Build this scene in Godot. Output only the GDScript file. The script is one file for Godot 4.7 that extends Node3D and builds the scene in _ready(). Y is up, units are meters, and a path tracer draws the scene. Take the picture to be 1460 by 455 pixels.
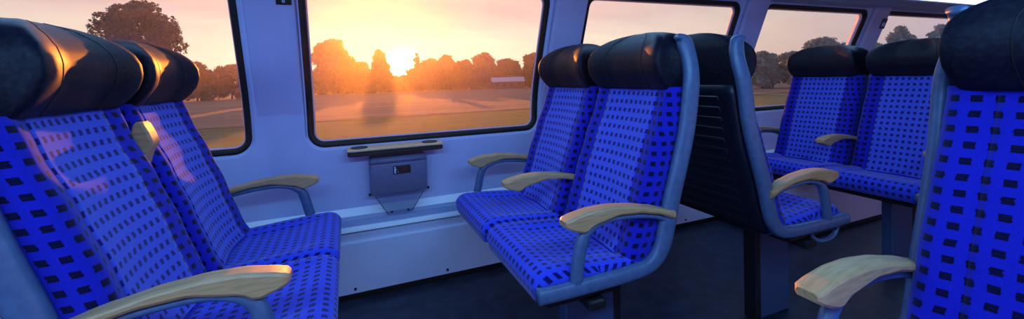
extends Node3D
# Upper deck of a commuter train at sunset. x runs along the train (right), z across it (towards the viewer), y up; metres.

const EYE := 1.05
const WALL_Z := -2.115      # window side wall at its foot
const MID_Z := -0.75        # middle of the carriage
const SUN_AZ := 7.2
const SUN_EL := 1.9
const BEAM_AZ := 4.3        # the light itself, bent and spread by the haze, clears the tree tops
const BEAM_EL := 7.6
var rng := RandomNumberGenerator.new()
var M := {}
var taken := {}


# ------------------------------------------------------------------ mesh helpers
class MB:
	var v := PackedVector3Array()
	var uv := PackedVector2Array()
	var g := PackedInt32Array()
	var sg := 0
	func tri(a: Vector3, b: Vector3, c: Vector3, ua := Vector2.ZERO, ub := Vector2.ZERO, uc := Vector2.ZERO) -> void:
		v.append(a); v.append(b); v.append(c)
		uv.append(ua); uv.append(ub); uv.append(uc)
		g.append(sg)
	func quad(a: Vector3, b: Vector3, c: Vector3, d: Vector3, ua := Vector2.ZERO, ub := Vector2.ZERO, uc := Vector2.ZERO, ud := Vector2.ZERO) -> void:
		tri(a, b, c, ua, ub, uc)
		tri(a, c, d, ua, uc, ud)
	# a quad whose front faces along the hint
	func quad_h(a: Vector3, b: Vector3, c: Vector3, d: Vector3, hint: Vector3) -> void:
		if (c - a).cross(d - b).dot(hint) > 0.0:
			quad(a, d, c, b)
		else:
			quad(a, b, c, d)
	func flat() -> void:
		sg = -1
	func merge(o: MB, t := Transform3D()) -> void:
		for i in o.v.size():
			v.append(t * o.v[i])
			uv.append(o.uv[i])
		g.append_array(o.g)
	func volume() -> float:
		var s := 0.0
		for i in range(0, v.size(), 3):
			s += v[i].dot(v[i + 1].cross(v[i + 2]))
		return s
	func mesh(closed := true) -> ArrayMesh:
		var turn := closed and volume() > 0.0
		var st := SurfaceTool.new()
		st.begin(Mesh.PRIMITIVE_TRIANGLES)
		for i in range(0, v.size(), 3):
			st.set_smooth_group(g[i / 3])
			for k in ([0, 2, 1] if turn else [0, 1, 2]):
				st.set_uv(uv[i + k])
				st.add_vertex(v[i + k])
		st.generate_normals()
		st.index()
		return st.commit()


# rings of equal length joined into a skin; closed round the ring when wrap
func loft(rings: Array, uvs: Array = [], wrap := true, cap := true, mb: MB = null) -> MB:
	var m := mb if mb else MB.new()
	var n: int = rings[0].size()
	for i in rings.size() - 1:
		var a: PackedVector3Array = rings[i]
		var b: PackedVector3Array = rings[i + 1]
		for j in (n if wrap else n - 1):
			var k := (j + 1) % n
			if uvs.is_empty():
				m.quad(a[j], b[j], b[k], a[k])
			else:
				var ua: PackedVector2Array = uvs[i]
				var ub: PackedVector2Array = uvs[i + 1]
				m.quad(a[j], b[j], b[k], a[k], ua[j], ub[j], ub[j + 1], ua[j + 1])
	if cap:
		for e in [0, rings.size() - 1]:
			var r: PackedVector3Array = rings[e]
			var c := Vector3.ZERO
			for p in r:
				c += p
			c /= n
			for j in n:
				var k := (j + 1) % n
				if e == 0:
					m.tri(c, r[j], r[k])
				else:
					m.tri(c, r[k], r[j])
	return m


# an elliptical tube along a path that lies in a plane z = const
func tube_xy(path: PackedVector3Array, ra: PackedFloat32Array, rz: float, n := 12, power := 2.0) -> MB:
	var rings := []
	for i in path.size():
		var t := (path[mini(i + 1, path.size() - 1)] - path[maxi(i - 1, 0)]).normalized()
		var nn := Vector3(-t.y, t.x, 0)
		var r := PackedVector3Array()
		for k in n:
			var a := TAU * k / n
			var c := cos(a)
			var s := sin(a)
			c = signf(c) * pow(absf(c), 2.0 / power)
			s = signf(s) * pow(absf(s), 2.0 / power)
			r.append(path[i] + nn * c * ra[i % ra.size()] + Vector3(0, 0, s * rz))
		rings.append(r)
	return loft(rings)


func tube(path: PackedVector3Array, radii: PackedFloat32Array, n := 8) -> MB:
	var rings := []
	for i in path.size():
		var t := (path[mini(i + 1, path.size() - 1)] - path[maxi(i - 1, 0)]).normalized()
		var u := t.cross(Vector3(0.31, 0.2, 0.93)).normalized()
		var w := t.cross(u)
		var r := PackedVector3Array()
		for k in n:
			var a := TAU * k / n
			r.append(path[i] + (u * cos(a) + w * sin(a)) * radii[i % radii.size()])
		rings.append(r)
	return loft(rings)


# Catmull-Rom through the points
func smooth_path(p: PackedVector3Array, steps := 6) -> PackedVector3Array:
	var out := PackedVector3Array()
	for i in p.size() - 1:
		var a := p[maxi(i - 1, 0)]
		var d := p[mini(i + 2, p.size() - 1)]
		for k in steps:
			out.append(p[i].cubic_interpolate(p[i + 1], a, d, float(k) / steps))
	out.append(p[p.size() - 1])
	return out


# a box with chamfered edges
func bevel_box(size: Vector3, at := Vector3.ZERO, b := 0.004, mb: MB = null) -> MB:
	var m := MB.new()
	m.flat()
	var h := size / 2.0
	b = minf(b, minf(h.x, minf(h.y, h.z)) * 0.9)
	var rings := []
	for s in [[-h.y, b], [-h.y + b, 0.0], [h.y - b, 0.0], [h.y, b]]:
		var x: float = h.x - s[1]
		var z: float = h.z - s[1]
		rings.append(PackedVector3Array([Vector3(-x + b, s[0], -z), Vector3(x - b, s[0], -z), Vector3(x, s[0], -z + b), Vector3(x, s[0], z - b), Vector3(x - b, s[0], z), Vector3(-x + b, s[0], z), Vector3(-x, s[0], z - b), Vector3(-x, s[0], -z + b)]))
	loft(rings, [], true, true, m)
	if m.volume() > 0.0:
		var o := MB.new()
		for i in range(0, m.v.size(), 3):
			o.sg = -1
			o.tri(m.v[i], m.v[i + 2], m.v[i + 1])
		m = o
	if mb:
		mb.merge(m, Transform3D(Basis(), at))
		return mb
	var r := MB.new()
	r.merge(m, Transform3D(Basis(), at))
	return r


# a polygon of (z, y) corners drawn out along x
func prism_x(poly: PackedVector2Array, x0: float, x1: float) -> MB:
	var m := MB.new()
	m.flat()
	var n := poly.size()
	for i in n:
		var a := poly[i]
		var b := poly[(i + 1) % n]
		m.quad(Vector3(x0, a.y, a.x), Vector3(x1, a.y, a.x), Vector3(x1, b.y, b.x), Vector3(x0, b.y, b.x), Vector2(x0, a.y), Vector2(x1, a.y), Vector2(x1, b.y), Vector2(x0, b.y))
	var area := 0.0
	for i in n:
		area += poly[i].cross(poly[(i + 1) % n])
	var t := Geometry2D.triangulate_polygon(poly)
	for i in range(0, t.size(), 3):
		var a := poly[t[i]]
		var b := poly[t[i + 1]]
		var c := poly[t[i + 2]]
		if ((b - a).cross(c - a) > 0.0) != (area > 0.0):
			var s := b
			b = c
			c = s
		m.tri(Vector3(x0, a.y, a.x), Vector3(x0, b.y, b.x), Vector3(x0, c.y, c.x))
		m.tri(Vector3(x1, a.y, a.x), Vector3(x1, c.y, c.x), Vector3(x1, b.y, b.x))
	return m


func table(y: float, t: Array) -> float:
	if y <= t[0][0]:
		return t[0][1]
	for i in t.size() - 1:
		if y <= t[i + 1][0]:
			return lerpf(t[i][1], t[i + 1][1], smoothstep(0.0, 1.0, (y - t[i][0]) / (t[i + 1][0] - t[i][0])) * 0.35 + 0.65 * (y - t[i][0]) / (t[i + 1][0] - t[i][0]))
	return t[t.size() - 1][1]


# ------------------------------------------------------------------ scene helpers
func numbered(called: String) -> String:
	var n: int = taken.get(called, 0)
	taken[called] = n + 1
	return called if n == 0 else "%s_%03d" % [called, n]


func part(called: String, m: Mesh, mat: Material, parent: Node, at := Vector3.ZERO) -> MeshInstance3D:
	var o := MeshInstance3D.new()
	o.name = called
	o.mesh = m
	o.material_override = mat
	o.position = at
	o.cast_shadow = GeometryInstance3D.SHADOW_CASTING_SETTING_ON
	parent.add_child(o, true)
	return o


func thing(called: String, label: String, category: String, at := Vector3.ZERO, turn := 0.0, group := "") -> Node3D:
	var o := Node3D.new()
	o.name = numbered(called)
	add_child(o, true)
	o.position = at
	o.rotation.y = turn
	return tag(o, label, category, group)


func tag(o: Node3D, label: String, category: String, group := "", kind := "") -> Node3D:
	o.set_meta("label", label)
	o.set_meta("category", category)
	if group:
		o.set_meta("group", group)
	if kind:
		o.set_meta("kind", kind)
	return o


func struct(called: String, m: Mesh, mat: Material, label: String, category: String) -> MeshInstance3D:
	var o := part(called, m, mat, self)
	tag(o, label, category, "", "structure")
	return o


func mat(c: Color, rough := 0.6, metal := 0.0) -> StandardMaterial3D:
	var m := StandardMaterial3D.new()
	m.albedo_color = c
	m.roughness = rough
	m.metallic = metal
	return m


func dir_of(az: float, el: float) -> Vector3:
	var a := deg_to_rad(az)
	var e := deg_to_rad(el)
	return Vector3(sin(a) * cos(e), sin(e), -cos(a) * cos(e))


# ------------------------------------------------------------------ sky
func make_sky() -> Sky:
	var w := 1024
	var h := 512
	var im := Image.create(w, h, false, Image.FORMAT_RGBAF)
	var n := FastNoiseLite.new()
	n.seed = 11
	n.frequency = 1.0
	n.fractal_octaves = 4
	var sun := dir_of(SUN_AZ, SUN_EL)
	for j in h:
		var el := (0.5 - (j + 0.5) / h) * 180.0
		for i in w:
			var d := dir_of((i + 0.5) / w * 360.0, el)
			var c: Color
			var flat_dot := Vector2(d.x, d.z).normalized().dot(Vector2(sun.x, sun.z).normalized())
			var west := smoothstep(-0.35, 0.95, flat_dot)
			var e := maxf(el, 0.0)
			# the warm half of the sky: pale yellow low down, peach above it, lilac higher
			var low := Color(1.0, 0.93, 0.74).lerp(Color(0.86, 0.62, 0.47), 1.0 - smoothstep(0.55, 0.98, flat_dot))
			var mid := Color(0.90, 0.61, 0.56).lerp(Color(0.54, 0.55, 0.47), 1.0 - smoothstep(0.5, 0.95, flat_dot))
			var warm := low.lerp(mid, smoothstep(5.0, 10.0, e)).lerp(Color(0.36, 0.36, 0.48), smoothstep(12.0, 45.0, e))
			var cold := Color(0.20, 0.29, 0.62).lerp(Color(0.14, 0.23, 0.62), smoothstep(5.0, 50.0, e))
			c = (cold * 1.5).lerp(warm * 1.04, west)
			# thin streaks of cloud
			var q := d / maxf(d.y + 0.12, 0.05)
			var k := n.get_noise_3d(q.x * 0.55, q.z * 1.6, 3.0) + 0.5 * n.get_noise_3d(q.x * 1.7, q.z * 5.0, 9.0)
			c = c.lerp(c * Color(0.86, 0.82, 0.90), clampf(0.5 + k * 1.4, 0.0, 1.0) * 0.8 * smoothstep(1.0, 8.0, e))
			# the glow round the sun
			var gamma := rad_to_deg(acos(clampf(d.dot(sun), -1.0, 1.0)))
			c += Color(1.0, 0.66, 0.16) * (1.5 * exp(-gamma / 2.0)) + Color(1.0, 0.62, 0.28) * (0.08 * exp(-gamma / 14.0))
			c += Color(1.0, 0.78, 0.35) * (9.0 * exp(-pow(gamma / 1.55, 2.0)))
			c.a = 1.0
			im.set_pixel(i, j, c)
	var sky := Sky.new()
	var p := PanoramaSkyMaterial.new()
	p.panorama = ImageTexture.create_from_image(im)
	sky.sky_material = p
	return sky


# ------------------------------------------------------------------ materials
func weave(pitch_px: Vector2i, dot: Vector2, base: Color, spot: Color, cells: int, s: int) -> ImageTexture:
	var w := pitch_px.x * cells
	var h := pitch_px.y * cells
	var im := Image.create(w, h, false, Image.FORMAT_RGBA8)
	var r := RandomNumberGenerator.new()
	r.seed = s
	var edge := {}
	for j in h:
		for i in w:
			var cx := i / pitch_px.x
			var cy := j / pitch_px.y
			var lx := (float(i % pitch_px.x) + 0.5) / pitch_px.x - 0.5
			var ly := (float(j % pitch_px.y) + 0.5) / pitch_px.y - 0.5
			var key := Vector3i(cx, cy, (j % pitch_px.y) / 3)
			if not edge.has(key):
				edge[key] = r.randf_range(-0.025, 0.025)
			var inside := absf(lx + edge[key]) < dot.x / 2 and absf(ly) < dot.y / 2
			var c := base
			if inside:
				c = spot
				if (j / 3) % 2 == 1 and absf(lx) < dot.x * 0.36:
					c = spot.lerp(base, 0.16)
			c = c * (1.0 + r.randf_range(-0.07, 0.07) + (0.035 if (i + j) % 4 < 2 else -0.035))
			c.a = 1.0
			im.set_pixel(i, j, c)
	return ImageTexture.create_from_image(im)


func noise_tex(freq: float, lo: Color, hi: Color, s := 1, size := 256, stretch := false) -> NoiseTexture2D:
	var t := NoiseTexture2D.new()
	t.width = size
	t.height = size
	t.seamless = true
	var n := FastNoiseLite.new()
	n.seed = s
	n.frequency = freq
	n.fractal_octaves = 4
	t.noise = n
	var gr := Gradient.new()
	gr.set_color(0, lo)
	gr.set_color(1, hi)
	t.color_ramp = gr
	return t


func fabric(tex: Texture2D, scale: Vector2) -> StandardMaterial3D:
	var m := mat(Color.WHITE, 0.95)
	m.albedo_texture = tex
	m.uv1_scale = Vector3(scale.x, scale.y, 1)
	m.metallic_specular = 0.15
	m.rim_enabled = true
	m.rim = 0.4
	m.rim_tint = 0.45
	return m


func grain(c: Color, rough: float, freq: float, amount: float, scale: Vector3, s := 3, metal := 0.0) -> StandardMaterial3D:
	var m := mat(Color.WHITE, rough, metal)
	m.albedo_texture = noise_tex(freq, c.darkened(amount), c.lightened(amount * 0.5), s)
	m.uv1_triplanar = true
	m.uv1_world_triplanar = true
	m.uv1_scale = scale
	return m


func make_materials() -> void:
	M.panel = fabric(weave(Vector2i(26, 32), Vector2(0.46, 0.42), Color(0.29, 0.36, 0.84), Color(0.12, 0.09, 0.42), 4, 1), Vector2(1 / 0.104, 1 / 0.128))
	M.bolster = fabric(weave(Vector2i(32, 32), Vector2(0.50, 0.42), Color(0.12, 0.135, 0.68), Color(0.045, 0.035, 0.17), 4, 2), Vector2(1 / 0.128, 1 / 0.128))
	M.seat = fabric(weave(Vector2i(26, 30), Vector2(0.46, 0.44), Color(0.20, 0.28, 0.84), Color(0.06, 0.05, 0.34), 4, 3), Vector2(1 / 0.108, 1 / 0.124))
	M.leather = grain(Color(0.018, 0.021, 0.088), 0.52, 0.05, 0.25, Vector3(6, 6, 6), 4)
	M.leather.metallic_specular = 0.3
	M.seam = mat(Color(0.015, 0.017, 0.04), 0.7)
	M.shell = mat(Color(0.075, 0.09, 0.16), 0.4)
	M.frame = grain(Color(0.29, 0.39, 0.55), 0.38, 0.03, 0.12, Vector3(4, 4, 4), 5)
	M.wood = grain(Color(0.80, 0.62, 0.41), 0.45, 0.02, 0.16, Vector3(2, 18, 18), 6)
	M.dark = mat(Color(0.05, 0.055, 0.075), 0.55)
	M.pedestal = mat(Color(0.20, 0.29, 0.44), 0.5)
	M.wall = grain(Color(0.74, 0.76, 0.94), 0.5, 0.008, 0.05, Vector3(1.3, 1.3, 1.3), 7)
	M.pillar = grain(Color(0.72, 0.70, 0.88), 0.45, 0.008, 0.04, Vector3(1.3, 1.3, 1.3), 8)
	M.heater = grain(Color(0.80, 0.84, 0.96), 0.45, 0.008, 0.05, Vector3(1.3, 1.3, 1.3), 9)
	M.ledge = mat(Color(0.90, 0.94, 0.98), 0.3)
	M.grille = mat(Color(0.60, 0.68, 0.84), 0.35)
	M.seal = mat(Color(0.012, 0.011, 0.014), 0.6)
	M.ceiling = mat(Color(0.55, 0.62, 0.78), 0.6)
	M.floor = grain(Color(0.08, 0.125, 0.205), 0.42, 0.02, 0.25, Vector3(1.7, 1.7, 1.7), 10)
	M.bin = grain(Color(0.46, 0.46, 0.60), 0.42, 0.04, 0.06, Vector3(3, 3, 3), 11)
	M.screw = mat(Color(0.04, 0.045, 0.06), 0.35, 0.6)
	M.glass = mat(Color(1, 1, 1, 0.03), 0.0)
	M.glass.transparency = BaseMaterial3D.TRANSPARENCY_ALPHA
	M.clear = mat(Color(0.5, 0.55, 0.75, 0.22), 0.1)
	M.clear.transparency = BaseMaterial3D.TRANSPARENCY_ALPHA
	M.glow = mat(Color(1, 1, 1), 0.5)
	M.glow.emission_enabled = true
	M.glow.emission = Color(0.86, 0.93, 1.0)
	M.glow.emission_energy_multiplier = 1.6
	M.bark = mat(Color(0.16, 0.12, 0.09), 0.9)
	M.leaf = mat(Color(0.16, 0.17, 0.07), 0.8)
	M.leaf.backlight_enabled = true
	M.leaf.backlight = Color(0.45, 0.45, 0.45)
	M.leaf.vertex_color_use_as_albedo = true
	M.leaf.albedo_color = Color.WHITE


# ------------------------------------------------------------------ seats
const D_BOLSTER := [[0.46, 0.295], [0.54, 0.335], [0.675, 0.378], [0.81, 0.427], [0.93, 0.478], [1.01, 0.503]]
const D_BACK := [[0.44, 0.415], [0.6, 0.472], [0.82, 0.54], [1.01, 0.575]]
const HW := 0.212
const FRAME_W := 0.226


# local axes: the sitter looks along +x, so a depth d behind the front edge lies at x = -d
func back_ring(y: float, hw: float, grow := 0.0) -> Array:
	var db := table(y, D_BOLSTER) - grow
	var ds := table(y, D_BACK) + grow
	var pts := [Vector2(db + 0.027, 0.0)]
	for w in [0.05, 0.09, 0.122, 0.134, 0.142, 0.150]:
		pts.append(Vector2(db + 0.027 * (1.0 - pow(minf(1.0, w / 0.185), 2.0)), w))
	for a in 6:
		var t := a / 5.0 * PI / 2
		pts.append(Vector2(db + 0.036 * (1.0 - cos(t)), hw - 0.036 + 0.036 * sin(t)))
	for k in [0.4, 0.8]:
		pts.append(Vector2(lerpf(db + 0.036, ds, k), hw))
	pts.append(Vector2(ds - 0.006, hw - 0.002))
	pts.append(Vector2(ds, hw - 0.010))
	pts.append(Vector2(ds, 0.1))
	var ring := PackedVector3Array()
	var us := PackedFloat32Array()
	var run := 0.0
	var half := PackedFloat32Array()
	for i in pts.size():
		if i:
			run += pts[i].distance_to(pts[i - 1])
		half.append(run)
	for i in pts.size():
		ring.append(Vector3(-pts[i].x, y, pts[i].y))
		us.append(half[i])
	ring.append(Vector3(-ds, y, 0))
	us.append(run + 0.1)
	for i in range(pts.size() - 1, 0, -1):
		ring.append(Vector3(-pts[i].x, y, -pts[i].y))
		us.append(2 * run + 0.2 - half[i])
	us.append(2 * run + 0.2)
	var uv := PackedVector2Array()
	for u in us:
		uv.append(Vector2(u + 0.016, -y * 1.06))
	return [ring, uv]


func backrest_mesh() -> Mesh:
	var rings := []
	var uvs := []
	var ys := [0.455, 0.462]
	for i in 23:
		ys.append(0.475 + 0.53 * i / 22.0)
	for i in ys.size():
		var y: float = ys[i]
		var r := back_ring(y, HW - (0.012 if i == 0 else 0.004 if i == 1 else 0.0))
		rings.append(r[0])
		uvs.append(r[1])
	return loft(rings, uvs).mesh()


# the lighter woven insert between the bolsters
func panel_mesh() -> Mesh:
	var m := MB.new()
	var rings := []
	var uvs := []
	for i in 24:
		var y := 0.485 + 0.515 * i / 23.0
		var r := PackedVector3Array()
		var uv := PackedVector2Array()
		var db := table(y, D_BOLSTER)
		for k in 21:
			var w := -0.132 + 0.264 * k / 20.0
			var puff := 0.003 * (1.0 - pow(absf(w) / 0.132, 4.0)) * minf(1.0, minf(i, 23 - i) / 2.0 + 0.2)
			r.append(Vector3(-(db + 0.027 * (1.0 - pow(minf(1.0, absf(w) / 0.185), 2.0)) - puff - 0.0015), y, w))
			uv.append(Vector2(w + 0.013, -y * 1.06))
		for k in range(20, -1, -1):
			r.append(Vector3(r[k].x - 0.012, y, r[k].z))
			uv.append(uv[k])
		uv.append(uv[0])
		rings.append(r)
		uvs.append(uv)
	return loft(rings, uvs, true, true, m).mesh()


func cushion_mesh() -> Mesh:
	var rings := []
	var uvs := []
	var side := 0.218
	for ws in [-1.0, -0.985, -0.95, -0.9, -0.82, -0.72, -0.64, -0.5, -0.25, 0.0, 0.25, 0.5, 0.64, 0.72, 0.82, 0.9, 0.95, 0.985, 1.0]:
		var a: float = absf(ws)
		var inset: float = 0.022 * (1.0 - sqrt(maxf(0.0, 1.0 - pow(maxf(0.0, (a - 0.88) / 0.12), 2.0))))
		var rim := smoothstep(0.60, 0.74, a)
		var top := PackedVector2Array()   # (d, y)
		top.append(Vector2(0.40, 0.458))
		top.append(Vector2(0.26, 0.425))
		top.append(Vector2(0.035, 0.425))
		top.append(Vector2(0.012, 0.432))
		for k in 9:
			var t := k / 8.0
			var ang := lerpf(PI, PI / 2, t)
			top.append(Vector2(0.055 + 0.052 * cos(ang), 0.472 + 0.042 * sin(ang)))
		for k in 9:
			var d := 0.075 + 0.325 * (k + 1) / 9.0
			var sink := 0.012 * smoothstep(0.085, 0.14, d) * (1.0 - rim) 
			top.append(Vector2(d, 0.514 - 0.030 * (d - 0.055) / 0.35 - sink + 0.004 * rim))
		var r := PackedVector3Array()
		var uv := PackedVector2Array()
		var run := 0.0
		var mid := Vector2(0.21, 0.467)
		for k in top.size():
			var p := top[k]
			if k:
				run += top[k].distance_to(top[k - 1])
			var q := p + Vector2(signf(mid.x - p.x) * minf(inset, absf(mid.x - p.x)), signf(mid.y - p.y) * minf(inset, absf(mid.y - p.y)))
			r.append(Vector3(-q.x, q.y, ws * side))
			uv.append(Vector2(ws * side + 0.013, run))
		uv.append(Vector2(ws * side + 0.013, run + 0.06))
		rings.append(r)
		uvs.append(uv)
	return loft(rings, uvs).mesh()


func headrest_mesh(seam := false) -> Mesh:
	var wing_d := [[0.997, 0.500], [1.02, 0.476], [1.05, 0.456], [1.08, 0.447], [1.11, 0.449], [1.135, 0.459], [1.16, 0.480], [1.18, 0.509], [1.191, 0.533], [1.197, 0.556]]
	var mid_d := [[0.997, 0.512], [1.02, 0.500], [1.06, 0.477], [1.10, 0.474], [1.13, 0.481], [1.155, 0.498], [1.178, 0.522], [1.19, 0.540], [1.197, 0.558]]
	var rear_d := [[0.997, 0.585], [1.06, 0.592], [1.14, 0.592], [1.175, 0.585], [1.19, 0.576], [1.197, 0.568]]
	var rings := []
	var levels := []
	for i in 6:
		levels.append(0.997 + 0.06 * i / 5.0)
	for i in 16:
		levels.append(1.06 + 0.1365 * sin((i + 1) / 16.0 * PI / 2))
	for y in levels:
		var t: float = maxf(0.0, (y - 1.06) / 0.138)
		var hw: float = 0.224 * pow(1.0 - pow(t, 3.9), 0.45) if y > 1.06 else 0.224 - 0.014 * pow((1.06 - y) / 0.063, 2.0)
		var dw := table(y, wing_d)
		var dm := table(y, mid_d)
		var dr := table(y, rear_d)
		var r := PackedVector3Array()
		var n := 18
		var pts := []
		for i in n + 1:
			var f := float(i) / n
			pts.append(Vector2(lerpf(dm, dw, smoothstep(0.30, 1.0, f)), f * 0.83))
		var th := minf(0.022, (dr - dw) * 0.3)
		for q in [[0.06, 0.855], [0.22, 0.875], [0.5, 0.886], [0.8, 0.888], [1.0, 0.882]]:
			pts.append(Vector2(dw + th * q[0], q[1]))
		# the hollow outer side, widening towards the back
		var hollow: float = 1.0 - smoothstep(0.75, 1.0, t)
		for q in [[0.08, 0.868, 0.89], [0.2, 0.858, 0.91], [0.36, 0.862, 0.935], [0.54, 0.888, 0.96], [0.7, 0.935, 0.985], [0.82, 0.985, 1.0], [0.91, 0.998, 0.99]]:
			pts.append(Vector2(lerpf(dw + th, dr, q[0]), lerpf(q[2], q[1], hollow)))
		pts.append(Vector2(dr - 0.003, 0.94))
		pts.append(Vector2(dr, 0.85))
		pts.append(Vector2(dr, 0.35))
		for p in pts:
			r.append(Vector3(-p.x, y, p.y * hw))
		r.append(Vector3(-dr, y, 0))
		for i in range(pts.size() - 1, 0, -1):
			r.append(Vector3(r[i].x, y, -r[i].z))
		rings.append(r)
	if seam:
		# a stitched line running up the front at two thirds of the width
		var m := MB.new()
		for s in [-1, 1]:
			var path := PackedVector3Array()
			for r in rings:
				var p: Vector3 = r[10]
				path.append(Vector3(p.x + 0.0002, p.y, p.z * s))
			m.merge(tube(path, PackedFloat32Array([0.0013]), 5))
		return m.mesh()
	return loft(rings).mesh()


func frame_mesh(sgn: float) -> Mesh:
	var p := PackedVector3Array()
	for q in [[0.534, 1.166], [0.549, 1.158], [0.561, 1.138], [0.567, 1.105], [0.567, 1.07], [0.559, 1.01], [0.538, 0.88], [0.503, 0.76], [0.470, 0.66], [0.446, 0.57], [0.425, 0.513], [0.385, 0.475], [0.32, 0.463], [0.2, 0.460], [0.07, 0.460], [0.005, 0.462]]:
		p.append(Vector3(-q[0], q[1], -sgn * 0.026 * smoothstep(1.0, 1.17, q[1])))
	var sp := smooth_path(p, 5)
	var ra := PackedFloat32Array()
	for i in sp.size():
		var f := float(i) / (sp.size() - 1)
		ra.append(lerpf(0.010, 0.029, smoothstep(0.0, 0.14, f)) - 0.007 * smoothstep(0.6, 0.78, f))
	return tube_xy(sp, ra, 0.017, 14, 2.7).mesh()


# wooden pad, its root at the origin and its tip forward (+x)
func pad_mesh() -> Mesh:
	var top := [[0.085, 0.655], [0.090, 0.660], [0.12, 0.668], [0.17, 0.676], [0.23, 0.677], [0.30, 0.670], [0.38, 0.654], [0.462, 0.632]]
	var bot := [[0.085, 0.640], [0.095, 0.634], [0.12, 0.624], [0.145, 0.617], [0.175, 0.634], [0.26, 0.649], [0.33, 0.645], [0.40, 0.631], [0.462, 0.608]]
	var rings := []
	for i in 25:
		var d := 0.085 + 0.377 * pow(i / 24.0, 1.25)
		var yt := table(d, top)
		var yb := table(d, bot)
		var hw := 0.025 * sqrt(1.0 - pow(1.0 - minf(1.0, (d - 0.081) / 0.012), 2.0))
		var r := PackedVector3Array()
		var b := minf(0.006, (yt - yb) * 0.35)
		for q in [[-hw, yb + b], [-hw + b * 0.7, yb], [hw - b * 0.7, yb], [hw, yb + b], [hw, yt - b], [hw - b * 0.4, yt - b * 0.3], [hw - b * 1.4, yt], [-hw + b * 1.4, yt], [-hw + b * 0.4, yt - b * 0.3], [-hw, yt - b]]:
			r.append(Vector3(0.455 - d, q[1] - 0.62, q[0]))
		rings.append(r)
	var m := loft(rings)
	for i in 24 * 20:
		m.g[i] = (i / 2) % 10 + 1
	return m.mesh()


func bracket_mesh(foot: float) -> Mesh:
	var p := PackedVector3Array()
	for q in [[0.46, 0.596], [0.40, 0.620], [0.32, 0.634], [0.24, 0.637], [0.185, 0.624], [0.152, 0.602], [0.138, 0.565], [0.130, 0.53], [0.122, foot]]:
		p.append(Vector3(0.455 - q[0], q[1] - 0.62, 0))
	var sp := smooth_path(p, 5)
	var ra := PackedFloat32Array()
	for i in sp.size():
		var f := float(i) / (sp.size() - 1)
		ra.append(lerpf(0.009, 0.019, smoothstep(0.45, 0.7, f)))
	return tube_xy(sp, ra, 0.013, 10, 2.6).mesh()


func shell_mesh() -> Mesh:
	var rings := []
	for i in 16:
		var y := 0.465 + 0.538 * i / 15.0
		var ds := table(y, D_BACK)
		var hw := 0.206
		var r := PackedVector3Array()
		for q in [[ds - 0.004, -hw], [ds - 0.004, hw], [ds + 0.010, hw + 0.003], [ds + 0.018, hw - 0.006], [ds + 0.02, hw - 0.03], [ds + 0.02, -hw + 0.03], [ds + 0.018, -hw + 0.006], [ds + 0.010, -hw - 0.003]]:
			r.append(Vector3(-q[0], y, q[1]))
		rings.append(r)
	return loft(rings).mesh()


var seat_mesh := {}


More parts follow.
